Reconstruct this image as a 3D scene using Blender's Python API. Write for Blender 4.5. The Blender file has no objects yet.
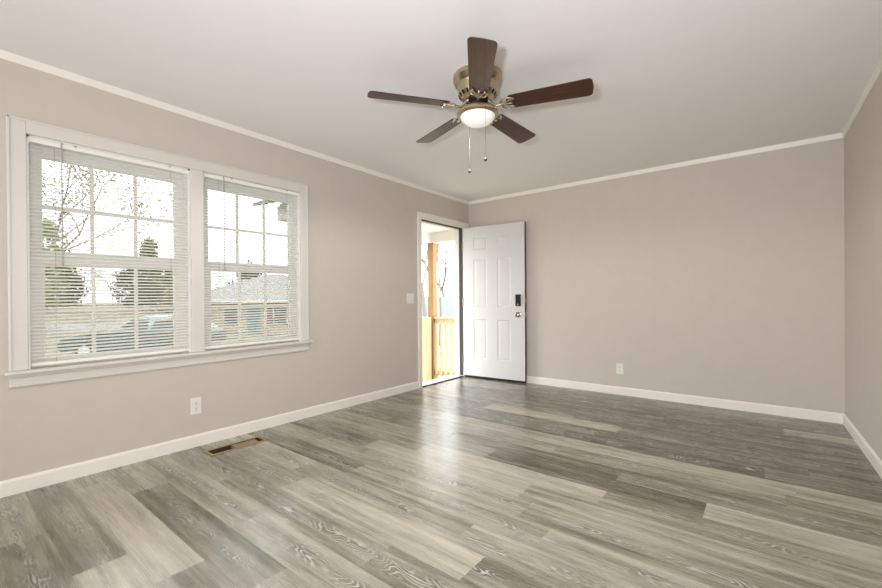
import bpy, math, random
from math import sin, cos, pi, radians, sqrt
from mathutils import Vector, Matrix

SC = bpy.context.scene
COL = SC.collection

# ------------------------------------------------------------------ camera
F_PX, SHIFT_PX = 411.635, 7.4986
CAM = Vector((3.2704, 0.0, 1.0599))
yaw, pitch, roll = 0.6674, -0.0042, -0.0062
fw = Vector((-sin(yaw) * cos(pitch), cos(yaw) * cos(pitch), sin(pitch)))
r0 = Vector((cos(yaw), sin(yaw), 0)); u0 = r0.cross(fw)
rt = cos(roll) * r0 + sin(roll) * u0
up = -sin(roll) * r0 + cos(roll) * u0
cd = bpy.data.cameras.new('camera'); cam = bpy.data.objects.new('camera', cd); COL.objects.link(cam)
m = Matrix.Identity(4)
for i in range(3):
    m[i][0], m[i][1], m[i][2], m[i][3] = rt[i], up[i], -fw[i], CAM[i]
cam.matrix_world = m
cd.sensor_fit = 'HORIZONTAL'; cd.sensor_width = 36; cd.lens = F_PX / 882 * 36
cd.shift_y = SHIFT_PX / 882; cd.clip_start = 0.02; cd.clip_end = 400
SC.camera = cam

# ------------------------------------------------------------------ world, lights, exposure
w = bpy.data.worlds.new('sky'); SC.world = w; w.use_nodes = True
bg = w.node_tree.nodes['Background']
bg.inputs[0].default_value = (0.93, 0.97, 1.0, 1); bg.inputs[1].default_value = 6.5

def lamp(name, kind, loc, target, energy, color, **kw):
    l = bpy.data.lights.new(name, kind); l.energy = energy; l.color = color
    for k, v in kw.items(): setattr(l, k, v)
    o = bpy.data.objects.new(name, l); COL.objects.link(o); o.location = loc
    o.rotation_euler = (Vector(target) - Vector(loc)).to_track_quat('-Z', 'Y').to_euler()
    return o
lamp('sun', 'SUN', (10, 3, 20), (0, 6.5, 4), 2.0, (1, 0.95, 0.86), angle=radians(2))
# added fill light behind the photographer, and the photographer's flash beside the camera
lamp('rear_fill', 'AREA', (1.95, -3.9, 0.80), (1.95, -1.0, 2.2), 95, (1.0, 0.98, 0.99), shape='RECTANGLE', size=3.5, size_y=1.2)
lamp('camera_flash', 'AREA', (3.10, -0.22, 1.20), (1.9, 2.2, 2.0), 41, (0.94, 0.97, 1.04), shape='DISK', size=0.14, spread=radians(170))
lamp('fan_lamp', 'SPOT', (1.881, 2.134, 2.112), (1.881, 2.134, 0), 36, (1.0, 0.98, 0.93), shadow_soft_size=0.014, spot_size=radians(178), spot_blend=0.3)
SC.view_settings.view_transform = 'Standard'; SC.view_settings.look = 'None'
SC.view_settings.gamma = 1; SC.view_settings.use_curve_mapping = False
SC.view_settings.exposure = 0.12

# ------------------------------------------------------------------ materials
def mat(name, col, rough=0.6, metal=0.0, emit=0.0, spec=0.5, trans=0.0):
    M = bpy.data.materials.new(name); M.use_nodes = True
    b = M.node_tree.nodes['Principled BSDF']
    b.inputs['Base Color'].default_value = (*col, 1); b.inputs['Roughness'].default_value = rough
    b.inputs['Metallic'].default_value = metal; b.inputs['Specular IOR Level'].default_value = spec
    if emit:
        b.inputs['Emission Color'].default_value = (1, 0.95, 0.86, 1); b.inputs['Emission Strength'].default_value = emit
    if trans: b.inputs['Transmission Weight'].default_value = trans
    return M

class NT:
    """small wrapper for building node trees"""
    def __init__(s, M): s.t = M.node_tree; s.b = s.t.nodes['Principled BSDF']
    def n(s, kind, **kw):
        x = s.t.nodes.new(kind)
        for k, v in kw.items(): setattr(x, k, v)
        return x
    def set(s, sock, v):
        if isinstance(v, bpy.types.NodeSocket): s.t.links.new(v, sock)
        else: sock.default_value = v
    def math(s, op, a, b=0.0, c=None, clamp=False):
        x = s.n('ShaderNodeMath', operation=op, use_clamp=clamp); s.set(x.inputs[0], a); s.set(x.inputs[1], b)
        if c is not None: s.set(x.inputs[2], c)
        return x.outputs[0]
    def noise(s, vec, scale, detail=3, rough=0.5, dist=0.0):
        x = s.n('ShaderNodeTexNoise'); s.set(x.inputs['Vector'], vec); s.set(x.inputs['Scale'], scale)
        x.inputs['Detail'].default_value = detail; x.inputs['Roughness'].default_value = rough; x.inputs['Distortion'].default_value = dist
        return x.outputs[0]
    def ramp(s, f, stops, interp='LINEAR'):
        x = s.n('ShaderNodeValToRGB'); s.set(x.inputs[0], f); e = x.color_ramp.elements; x.color_ramp.interpolation = interp
        while len(e) < len(stops): e.new(0.5)
        for i, (p, c) in enumerate(stops):
            e[i].position = p; e[i].color = (*c, 1) if len(c) == 3 else c
        return x.outputs[0]
    def mix(s, f, a, b, mode='MIX'):
        x = s.n('ShaderNodeMix', data_type='RGBA', blend_type=mode)
        s.set(x.inputs[0], f); s.set(x.inputs[6], a); s.set(x.inputs[7], b)
        return x.outputs[2]
    def vec(s, x, y, z):
        c = s.n('ShaderNodeCombineXYZ'); s.set(c.inputs[0], x); s.set(c.inputs[1], y); s.set(c.inputs[2], z)
        return c.outputs[0]
    def xyz(s, kind='Object'):
        t = s.n('ShaderNodeTexCoord'); x = s.n('ShaderNodeSeparateXYZ'); s.t.links.new(t.outputs[kind], x.inputs[0])
        return t.outputs[kind], x.outputs[0], x.outputs[1], x.outputs[2]
    def bump(s, h, strength, dist=0.01):
        x = s.n('ShaderNodeBump'); s.set(x.inputs['Height'], h); x.inputs['Strength'].default_value = strength; x.inputs['Distance'].default_value = dist
        s.t.links.new(x.outputs[0], s.b.inputs['Normal'])
    def col(s, c): s.set(s.b.inputs['Base Color'], c)
    def rough(s, c): s.set(s.b.inputs['Roughness'], c)

def speckled(name, c1, c2, scale, rough=0.7, bump=0.0, detail=4, **kw):
    M = mat(name, c1, rough, **kw); t = NT(M); co, *_ = t.xyz()
    n = t.noise(co, scale, detail, 0.6)
    t.col(t.ramp(n, [(0.35, c1), (0.65, c2)]))
    if bump: t.bump(n, bump)
    return M

WALL = speckled('greige_wall_paint', (0.612, 0.552, 0.492), (0.626, 0.566, 0.505), 9, 0.75, 0.0)
_t = NT(WALL); _co, *_ = _t.xyz(); _t.bump(_t.noise(_co, 260, 2), 0.06, 0.002)
CEIL = speckled('ceiling_paint', (0.87, 0.855, 0.835), (0.88, 0.865, 0.845), 6, 0.85)
_t = NT(CEIL); _co, *_ = _t.xyz(); _t.bump(_t.noise(_co, 180, 2), 0.05, 0.002)
TRIM = mat('white_trim_paint', (0.90, 0.865, 0.79), 0.38)
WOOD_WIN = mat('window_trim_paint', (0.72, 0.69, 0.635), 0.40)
VINYL = mat('white_vinyl', (0.82, 0.82, 0.78), 0.4)
SLAT = mat('cream_slat', (0.93, 0.905, 0.83), 0.45)
SLATV = mat('translucent_cream_vinyl', (0.98, 0.965, 0.905), 0.45)
_nt = SLATV.node_tree; _o = _nt.nodes['Material Output']; _mx = _nt.nodes.new('ShaderNodeMixShader'); _tl = _nt.nodes.new('ShaderNodeBsdfTranslucent')
_tl.inputs[0].default_value = (0.93, 0.89, 0.78, 1); _mx.inputs[0].default_value = 0.20
_nt.links.new(_nt.nodes['Principled BSDF'].outputs[0], _mx.inputs[1]); _nt.links.new(_tl.outputs[0], _mx.inputs[2]); _nt.links.new(_mx.outputs[0], _o.inputs[0])
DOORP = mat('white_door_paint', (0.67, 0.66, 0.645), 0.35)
DARK = mat('dark_weatherstrip', (0.035, 0.028, 0.022), 0.6)
BLACK = mat('black_plastic', (0.008, 0.008, 0.009), 0.55, spec=0.3)
NICKEL = mat('brushed_nickel', (0.54, 0.45, 0.31), 0.30, 1.0)
CHROME = mat('polished_nickel', (0.62, 0.57, 0.50), 0.16, 1.0)
KNOBM = mat('satin_nickel', (0.42, 0.37, 0.31), 0.28, 1.0)
PLATE = mat('white_plastic', (0.84, 0.82, 0.78), 0.35)
SLOT = mat('slot_shadow_grey', (0.10, 0.10, 0.09), 0.6)
BALLM = mat('dark_nickel', (0.055, 0.05, 0.045), 0.5, 0.2)
CORD = mat('grey_cord', (0.42, 0.40, 0.36), 0.7)
FROST = mat('frosted_glass', (0.90, 0.89, 0.84), 0.35, emit=0.22)
DUCT = speckled('brown_duct', (0.045, 0.03, 0.015), (0.07, 0.048, 0.025), 40, 0.6)
TAN = speckled('tan_register', (0.30, 0.215, 0.12), (0.36, 0.26, 0.15), 25, 0.5)
ALU = mat('aluminium_sill', (0.80, 0.78, 0.74), 0.4, 0.2)

GLASS = bpy.data.materials.new('window_glass'); GLASS.use_nodes = True
_nt = GLASS.node_tree; _nt.nodes.clear()
_o = _nt.nodes.new('ShaderNodeOutputMaterial'); _mx = _nt.nodes.new('ShaderNodeMixShader')
_tr = _nt.nodes.new('ShaderNodeBsdfTransparent'); _gl = _nt.nodes.new('ShaderNodeBsdfGlossy'); _fr = _nt.nodes.new('ShaderNodeFresnel')
_tr.inputs[0].default_value = (0.62, 0.63, 0.62, 1)   # grey tint added to dim the bright outdoors behind the panes
_gl.inputs['Roughness'].default_value = 0.02; _fr.inputs[0].default_value = 1.35
_nt.links.new(_fr.outputs[0], _mx.inputs[0]); _nt.links.new(_tr.outputs[0], _mx.inputs[1]); _nt.links.new(_gl.outputs[0], _mx.inputs[2]); _nt.links.new(_mx.outputs[0], _o.inputs[0])

def blade_mat():
    M = mat('dark_walnut', (0.05, 0.02, 0.012), 0.32); t = NT(M); co, x, y, z = t.xyz()
    v = t.vec(t.math('MULTIPLY', x, 3.0), t.math('MULTIPLY', y, 60.0), 0.0)
    n = t.noise(v, 1.0, 4, 0.6, 0.3)
    t.col(t.ramp(n, [(0.3, (0.030, 0.011, 0.007)), (0.55, (0.062, 0.022, 0.012)), (0.75, (0.10, 0.038, 0.020))]))
    return M
BLADE = blade_mat()

def lumber(name, c1, c2, axis):
    M = mat(name, c1, 0.7); t = NT(M); co, x, y, z = t.xyz()
    s = [22.0, 22.0, 22.0]; s[axis] = 1.2
    v = t.vec(t.math('MULTIPLY', x, s[0]), t.math('MULTIPLY', y, s[1]), t.math('MULTIPLY', z, s[2]))
    n = t.noise(v, 1.0, 3, 0.5, 0.4)
    t.col(t.ramp(n, [(0.3, c1), (0.7, c2)]))
    return M
PINE = lumber('pine_post', (0.20, 0.105, 0.030), (0.27, 0.155, 0.052), 2)
PINE_PALE = lumber('pale_pine', (0.37, 0.30, 0.165), (0.46, 0.385, 0.235), 2)
PINE_DECK = lumber('pine_deck', (0.50, 0.42, 0.28), (0.60, 0.52, 0.36), 0)

def floor_mat():
    M = mat('grey_vinyl_plank', (0.2, 0.19, 0.16), 0.4); t = NT(M); co, x, y, z = t.xyz()
    def attr(nm):
        a = t.n('ShaderNodeAttribute', attribute_name=nm); return a.outputs['Fac']
    tone, seed, core = attr('tone'), attr('seed'), attr('core')
    uv = t.n('ShaderNodeUVMap'); sp = t.n('ShaderNodeSeparateXYZ'); t.t.links.new(uv.outputs[0], sp.inputs[0])
    U, V = sp.outputs[0], sp.outputs[1]               # metres along and across the plank
    # long streaks
    st = t.noise(t.vec(t.math('MULTIPLY', U, 1.1), t.math('MULTIPLY', V, 20.0), seed), 1.0, 5, 0.60, 0.35)
    fine = t.noise(t.vec(t.math('MULTIPLY', U, 6.0), t.math('MULTIPLY', V, 190.0), seed), 1.0, 3, 0.6, 0.1)
    cloud = t.noise(t.vec(t.math('MULTIPLY', U, 2.2), t.math('MULTIPLY', V, 7.0), t.math('ADD', seed, 7.3)), 1.0, 3, 0.55, 0.6)
    # cathedral grain: contour lines of a stretched height field around the plank's heart
    warp = t.noise(t.vec(t.math('MULTIPLY', U, 3.4), t.math('MULTIPLY', V, 12.0), t.math('ADD', seed, 3.1)), 1.0, 2, 0.5, 0.35)
    wob = t.math('MULTIPLY', t.math('SUBTRACT', t.noise(t.vec(t.math('MULTIPLY', U, 1.4), 0.0, t.math('ADD', seed, 1.7)), 1.0, 2), 0.5), 0.18)
    vc = t.math('SUBTRACT', t.math('SUBTRACT', V, 0.09), wob)
    par = t.math('MULTIPLY', t.math('MULTIPLY', vc, vc), 150.0)
    h = t.math('ADD', t.math('ADD', t.math('MULTIPLY', U, 1.1), par), t.math('MULTIPLY', warp, 2.1))
    wave = t.math('SINE', t.math('MULTIPLY', h, 46.0))
    line = t.math('MULTIPLY', t.math('SUBTRACT', wave, 0.15), 1.6, clamp=True)
    heart = t.math('SUBTRACT', 1.0, t.math('MULTIPLY', t.math('ABSOLUTE', vc), 17.0), clamp=True)
    patch = t.noise(t.vec(t.math('MULTIPLY', U, 5.0), t.math('MULTIPLY', V, 9.0), t.math('ADD', seed, 11.0)), 1.0, 2, 0.6)
    patch = t.math('MULTIPLY', t.math('SUBTRACT', patch, 0.38), 5.0, clamp=True)
    cath = t.math('MULTIPLY', t.math('MULTIPLY', t.math('MULTIPLY', line, heart), patch), core)
    # value of the board
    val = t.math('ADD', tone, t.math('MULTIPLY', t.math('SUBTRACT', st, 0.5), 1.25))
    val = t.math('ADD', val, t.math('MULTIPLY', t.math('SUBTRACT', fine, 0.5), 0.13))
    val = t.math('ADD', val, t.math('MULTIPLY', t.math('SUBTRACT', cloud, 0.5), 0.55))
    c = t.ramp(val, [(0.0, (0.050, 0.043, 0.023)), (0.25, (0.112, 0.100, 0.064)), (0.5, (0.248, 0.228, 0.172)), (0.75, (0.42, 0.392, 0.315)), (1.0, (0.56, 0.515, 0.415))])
    # brown knots and streaks on some boards
    br = t.noise(t.vec(t.math('MULTIPLY', U, 1.7), t.math('MULTIPLY', V, 16.0), t.math('ADD', seed, 21.0)), 1.0, 3, 0.6, 0.4)
    c = t.mix(t.math('MULTIPLY', t.math('SUBTRACT', br, 0.60), 2.6, clamp=True), c, (0.150, 0.108, 0.064, 1))
    shade = t.math('MULTIPLY', t.math('MULTIPLY', heart, patch), t.math('MULTIPLY', core, 0.50))
    c = t.mix(shade, c, (0.105, 0.095, 0.073, 1))
    c = t.mix(t.math('MULTIPLY', cath, 0.92), c, (0.60, 0.58, 0.52, 1))
    # thin bevelled seams
    a = t.math('MINIMUM', V, t.math('SUBTRACT', 0.18, V))
    seam = t.math('SUBTRACT', 1.0, t.math('MULTIPLY', a, 650.0), clamp=True)
    c = t.mix(t.math('MULTIPLY', seam, 0.25), c, (0.05, 0.045, 0.035, 1))
    t.col(c)
    t.rough(t.math('ADD', 0.20, t.math('MULTIPLY', fine, 0.14)))
    M.node_tree.nodes['Principled BSDF'].inputs['Specular IOR Level'].default_value = 1.0
    t.bump(t.math('ADD', t.math('MULTIPLY', fine, 0.6), t.math('MULTIPLY', st, 0.4)), 0.10, 0.002)
    return M
FLOORM = floor_mat()

# ------------------------------------------------------------------ mesh builder
class MB:
    def __init__(s): s.v = []; s.f = []; s.mi = []
    def add(s, vs, fs, mi=0):
        b = len(s.v); s.v += [tuple(x) for x in vs]; s.f += [tuple(i + b for i in f) for f in fs]; s.mi += [mi] * len(fs); return s
    def box(s, x0, x1, y0, y1, z0, z1, mi=0):
        vs = [(x, y, z) for x in (x0, x1) for y in (y0, y1) for z in (z0, z1)]
        return s.add(vs, [(0, 1, 3, 2), (4, 6, 7, 5), (0, 4, 5, 1), (2, 3, 7, 6), (0, 2, 6, 4), (1, 5, 7, 3)], mi)
    def obox(s, c, ax, ay, az, mi=0):
        c, ax, ay, az = map(Vector, (c, ax, ay, az))   # half-axes
        vs = [c + i * ax + j * ay + k * az for i in (-1, 1) for j in (-1, 1) for k in (-1, 1)]
        return s.add(vs, [(0, 1, 3, 2), (4, 6, 7, 5), (0, 4, 5, 1), (2, 3, 7, 6), (0, 2, 6, 4), (1, 5, 7, 3)], mi)
    def sweep(s, prof, p0, p1, u, v, mi=0):
        """closed 2-D profile swept straight from p0 to p1; each end may be mitred by giving (offset along) as third profile value"""
        p0, p1, u, v = map(Vector, (p0, p1, u, v)); n = len(prof)
        vs = [p0 + a * u + b * v for a, b in prof] + [p1 + a * u + b * v for a, b in prof]
        fs = [(i, (i + 1) % n, n + (i + 1) % n, n + i) for i in range(n)] + [tuple(range(n - 1, -1, -1)), tuple(range(n, 2 * n))]
        return s.add(vs, fs, mi)
    def tube(s, pts, r, seg=8, mi=0, cap=True):
        pts = [Vector(p) for p in pts]; n = len(pts)
        rs = r if isinstance(r, (list, tuple)) else [r] * n
        vs = []; prev = None
        for i, p in enumerate(pts):
            d = (pts[min(i + 1, n - 1)] - pts[max(i - 1, 0)]).normalized()
            if prev is None:
                a = Vector((0, 0, 1)) if abs(d.z) < 0.9 else Vector((1, 0, 0)); a = a.cross(d).normalized()
            else:
                a = (prev - d * prev.dot(d)).normalized()
            prev = a; b = d.cross(a)
            vs += [p + rs[i] * (cos(2 * pi * k / seg) * a + sin(2 * pi * k / seg) * b) for k in range(seg)]
        fs = [(i * seg + k, i * seg + (k + 1) % seg, (i + 1) * seg + (k + 1) % seg, (i + 1) * seg + k) for i in range(n - 1) for k in range(seg)]
        if cap: fs += [tuple(range(seg - 1, -1, -1)), tuple(range((n - 1) * seg, n * seg))]
        return s.add(vs, fs, mi)
    def lathe(s, prof, seg=48, c=(0, 0, 0), mi=0, axis='Z'):
        vs = []; n = len(prof)
        for r, h in prof:
            for k in range(seg):
                a = 2 * pi * k / seg
                q = {'Z': (r * cos(a), r * sin(a), h), 'X': (h, r * cos(a), r * sin(a)), 'Y': (r * sin(a), h, r * cos(a))}[axis]
                vs.append((q[0] + c[0], q[1] + c[1], q[2] + c[2]))
        fs = [(i * seg + k, i * seg + (k + 1) % seg, (i + 1) * seg + (k + 1) % seg, (i + 1) * seg + k) for i in range(n - 1) for k in range(seg)]
        fs += [tuple(range(seg - 1, -1, -1)), tuple(range((n - 1) * seg, n * seg))]
        return s.add(vs, fs, mi)
    def build(s, name, mats, parent=None, smooth=False, bevel=0.0, shear=None):
        me = bpy.data.meshes.new(name)
        vs = s.v if shear is None else [shear(p) for p in s.v]
        me.from_pydata(vs, [], s.f); me.update()
        for M in (mats if isinstance(mats, (list, tuple)) else [mats]): me.materials.append(M)
        if any(s.mi): me.polygons.foreach_set('material_index', s.mi)
        o = bpy.data.objects.new(name, me); COL.objects.link(o)
        import bmesh
        bm = bmesh.new(); bm.from_mesh(me); bmesh.ops.recalc_face_normals(bm, faces=bm.faces); bm.to_mesh(me); bm.free()
        if smooth:
            me.polygons.foreach_set('use_smooth', [True] * len(me.polygons)); me.set_sharp_from_angle(angle=radians(40))
        if bevel:
            b = o.modifiers.new('bevel', 'BEVEL'); b.width = bevel; b.segments = 2; b.limit_method = 'ANGLE'
        if parent: o.parent = parent
        return o

def tag(o, label=None, cat=None, group=None, kind=None):
    for k, v in (('label', label), ('category', cat), ('group', group), ('kind', kind)):
        if v: o[k] = v
    return o
def empty(name, loc=(0, 0, 0), rz=0.0):
    o = bpy.data.objects.new(name, None); COL.objects.link(o); o.location = loc; o.rotation_euler = (0, 0, rz); o.empty_display_size = 0.1
    return o
def struct(o, label=None, cat=None): return tag(o, label, cat, None, 'structure')

# ------------------------------------------------------------------ room shell
D, W, H, Y0 = 4.7879, 3.7898, 2.432, -4.1
SK = 0.0174                                  # the right wall opens by about a degree
def xr(y): return W + SK * (D - y)
WY0, WY1, WZ0, WZ1 = 0.365, 2.130, 0.675, 2.020   # window opening
DY0, DY1, DZ1 = 3.760, 4.640, 2.040               # door opening
T = 0.118
mb = MB()
mb.box(-T, 0, Y0 - 0.1, WY0, -0.1, H + 0.1); mb.box(-T, 0, WY0, WY1, -0.1, WZ0); mb.box(-T, 0, WY0, WY1, WZ1, H + 0.1)
mb.box(-T, 0, WY1, DY0, -0.1, H + 0.1); mb.box(-T, 0, DY0, DY1, DZ1, H + 0.1); mb.box(-T, 0, DY1, D + 0.12, -0.1, H + 0.1)
mb.box(-T, 0, DY0, DY1, -0.1, -0.012)
struct(mb.build('wall_left', WALL), 'greige painted wall with the double window and the open door', 'wall')
mb = MB(); mb.box(0, W + 0.2, D, D + 0.12, -0.1, H + 0.1)
struct(mb.build('wall_back', WALL), 'plain greige wall at the far end behind the open door', 'wall')
mb = MB(); mb.sweep([(0, -0.1), (0.12, -0.1), (0.12, H + 0.1), (0, H + 0.1)], (xr(Y0), Y0, 0), (xr(D), D, 0), (1, 0, 0), (0, 0, 1))
struct(mb.build('wall_right', WALL), 'short stretch of greige wall at the right edge', 'wall')
mb = MB(); mb.box(-T, xr(Y0) + 0.12, Y0 - 0.12, Y0, -0.1, H + 0.1)
struct(mb.build('wall_front', WALL), 'greige wall behind the photographer', 'wall')
mb = MB(); mb.box(-T, xr(Y0) + 0.1, Y0 - 0.1, D + 0.1, H, H + 0.1)
struct(mb.build('ceiling', CEIL), 'smooth off-white ceiling carrying the fan', 'ceiling')

# floor: individual plank faces with their own tone and seed, far rows darkened for weaker light
VX0, VX1, VY0, VY1 = 0.176, 0.274, 1.253, 1.617       # hole for the register
def make_floor():
    rnd = random.Random(11)
    PW, PL, E0 = 0.18, 1.25, 0.537
    joint = {-1: 1.165, 0: 0.215, 1: 0.527, 4: 1.11, 5: 0.94, 6: 1.24, 8: 0.97, 9: 0.085, 10: 0.53, 11: 0.08, 13: 0.9, 14: 0.764, 16: 1.09, 19: 0.08, 20: 0.88, 18: 0.42, 2: 0.05, 3: 0.75}
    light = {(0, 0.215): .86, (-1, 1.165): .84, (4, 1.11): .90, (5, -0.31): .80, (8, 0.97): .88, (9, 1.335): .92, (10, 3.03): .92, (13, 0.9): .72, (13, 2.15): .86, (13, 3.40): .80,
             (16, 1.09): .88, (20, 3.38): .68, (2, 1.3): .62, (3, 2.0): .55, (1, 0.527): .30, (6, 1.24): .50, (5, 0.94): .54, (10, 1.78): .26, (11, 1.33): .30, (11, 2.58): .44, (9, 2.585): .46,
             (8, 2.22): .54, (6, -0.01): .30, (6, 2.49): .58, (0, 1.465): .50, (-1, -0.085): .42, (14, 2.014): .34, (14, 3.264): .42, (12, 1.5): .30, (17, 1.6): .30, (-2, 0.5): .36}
    corev = {(0, 0.215): 0.05, (4, 1.11): .05, (8, .97): .05, (9, 1.335): .05, (10, 3.03): .1, (13, 2.15): 0, (-1, -0.085): 1, (3, 0.75): 1, (2, 0.05): 1, (3, -0.5): 1, (2, 1.3): 1, (1, 1.777): 1, (9, 0.085): 1, (5, 0.94): .8, (6, 1.24): .9, (10, 1.78): .25, (11, 1.33): .2}
    vs, fs, tones, seeds, cores, uvs = [], [], [], [], [], []
    def quad(x0, x1, y0, y1, ox, oy, tone, seed, core):
        if x1 - x0 < 1e-5 or y1 - y0 < 1e-5: return
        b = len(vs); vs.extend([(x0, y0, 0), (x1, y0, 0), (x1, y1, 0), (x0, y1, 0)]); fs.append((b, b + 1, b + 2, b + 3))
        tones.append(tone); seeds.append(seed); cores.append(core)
        uvs.extend([(x0 - ox, y0 - oy), (x1 - ox, y0 - oy), (x1 - ox, y1 - oy), (x0 - ox, y1 - oy)])
    xe = xr(Y0) + 0.05
    for k in range(-27, 25):
        ya, yb = E0 + k * PW, E0 + (k + 1) * PW
        y0, y1 = max(ya, Y0 - 0.05), min(yb, D + 0.05)
        if y1 <= y0: continue
        j = joint.get(k, rnd.uniform(0, PL))
        x = j
        while x > -0.05: x -= PL
        while x < xe:
            key = next((q for q in light if q[0] == k and abs(q[1] - x) < 0.03), None)
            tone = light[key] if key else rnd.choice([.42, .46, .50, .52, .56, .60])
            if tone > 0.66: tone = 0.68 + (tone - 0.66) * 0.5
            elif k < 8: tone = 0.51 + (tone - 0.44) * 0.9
            elif k > 13: tone = tone * (0.60 if x > 0.7 else 0.84)  # weaker light at the far end painted into tone, less near the door
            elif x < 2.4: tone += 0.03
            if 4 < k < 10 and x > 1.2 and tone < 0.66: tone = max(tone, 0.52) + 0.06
            ck = next((q for q in corev if q[0] == k and abs(q[1] - x) < 0.03), None)
            core = corev[ck] if ck else rnd.choice([.3, .8, 1.0, 1.0])
            seed = rnd.uniform(0, 60)
            a, b = max(x, -0.05), min(x + PL, xe)
            if b > a:
                if b > VX0 and a < VX1 and y1 > VY0 and y0 < VY1:      # cut the register's hole out
                    hx0, hx1, hy0, hy1 = max(a, VX0), min(b, VX1), max(y0, VY0), min(y1, VY1)
                    quad(a, hx0, y0, y1, x, ya, tone, seed, core); quad(hx1, b, y0, y1, x, ya, tone, seed, core)
                    quad(hx0, hx1, y0, hy0, x, ya, tone, seed, core); quad(hx0, hx1, hy1, y1, x, ya, tone, seed, core)
                else: quad(a, b, y0, y1, x, ya, tone, seed, core)
            x += PL
    me = bpy.data.meshes.new('floor'); me.from_pydata(vs, [], fs); me.update(); me.materials.append(FLOORM)
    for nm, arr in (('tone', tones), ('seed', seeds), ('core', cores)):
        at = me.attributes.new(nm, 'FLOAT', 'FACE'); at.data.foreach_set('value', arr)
    uv = me.uv_layers.new(name='UVMap')
    for i, q in enumerate(uvs): uv.data[i].uv = q
    o = bpy.data.objects.new('floor', me); COL.objects.link(o); return o
struct(make_floor(), 'grey and beige wood-look plank floor', 'floor')

# baseboards and crown
BP = [(0, 0), (0.013, 0), (0.013, 0.073), (0.010, 0.081), (0.005, 0.086), (0, 0.087)]
def base(name, runs):
    mb = MB()
    for p0, p1, u in runs: mb.sweep(BP, p0, p1, u, (0, 0, 1))
    return struct(mb.build(name, TRIM))
base('baseboard_left', [((0, Y0, 0), (0, DY0 - 0.064, 0), (1, 0, 0))])
base('baseboard_back', [((0.0, D, 0), (W, D, 0), (0, -1, 0))])
base('baseboard_right', [((xr(Y0), Y0, 0), (xr(D), D, 0), (-1, 0, 0))])
CP = [(0, 0), (0.006, 0), (0.009, 0.008), (0.013, 0.026), (0.016, 0.042), (0, 0.042)]
def crown(name, runs):
    mb = MB()
    for p0, p1, u in runs: mb.sweep(CP, p0, p1, u, (0, 0, 1))
    return struct(mb.build(name, TRIM))
ZC = H - 0.042
crown('trim_1', [((0, Y0, ZC), (0, D, ZC), (1, 0, 0))])
crown('trim_2', [((0, D, ZC), (W, D, ZC), (0, -1, 0))])
crown('trim_3', [((xr(Y0), Y0, ZC), (xr(D), D, ZC), (-1, 0, 0))])

# ------------------------------------------------------------------ double window (the whole unit leans by half a degree)
KS = 0.0105
def shr(p): return (p[0], p[1], p[2] + KS * (p[1] - 1.25))
mb = MB()
CW0, CW1 = 0.303, 2.187
mb.box(0.0, 0.018, CW0, 0.380, 0.690, 2.096); mb.box(0.0, 0.018, 2.118, CW1, 0.690, 2.096)
mb.box(0.0, 0.018, 0.380, 2.118, 2.018, 2.096); mb.box(0.0, 0.018, 1.222, 1.305, 0.690, 2.018)
mb.box(0.018, 0.024, CW0, CW0 + 0.012, 0.690, 2.096); mb.box(0.018, 0.024, CW1 - 0.012, CW1, 0.690, 2.096); mb.box(0.018, 0.024, CW0, CW1, 2.084, 2.096)
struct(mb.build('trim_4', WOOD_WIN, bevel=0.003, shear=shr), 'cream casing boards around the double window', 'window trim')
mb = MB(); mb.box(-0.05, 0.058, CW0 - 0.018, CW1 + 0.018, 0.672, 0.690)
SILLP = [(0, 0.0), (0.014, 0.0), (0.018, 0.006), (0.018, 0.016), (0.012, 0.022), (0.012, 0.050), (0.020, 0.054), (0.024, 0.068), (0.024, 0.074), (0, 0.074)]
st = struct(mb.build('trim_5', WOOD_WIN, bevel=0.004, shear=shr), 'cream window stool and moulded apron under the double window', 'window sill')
mb = MB(); mb.sweep(SILLP, (0, CW0, 0.598), (0, CW1, 0.598), (1, 0, 0), (0, 0, 1)); mb.build('apron', WOOD_WIN, st, shear=shr)

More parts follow.
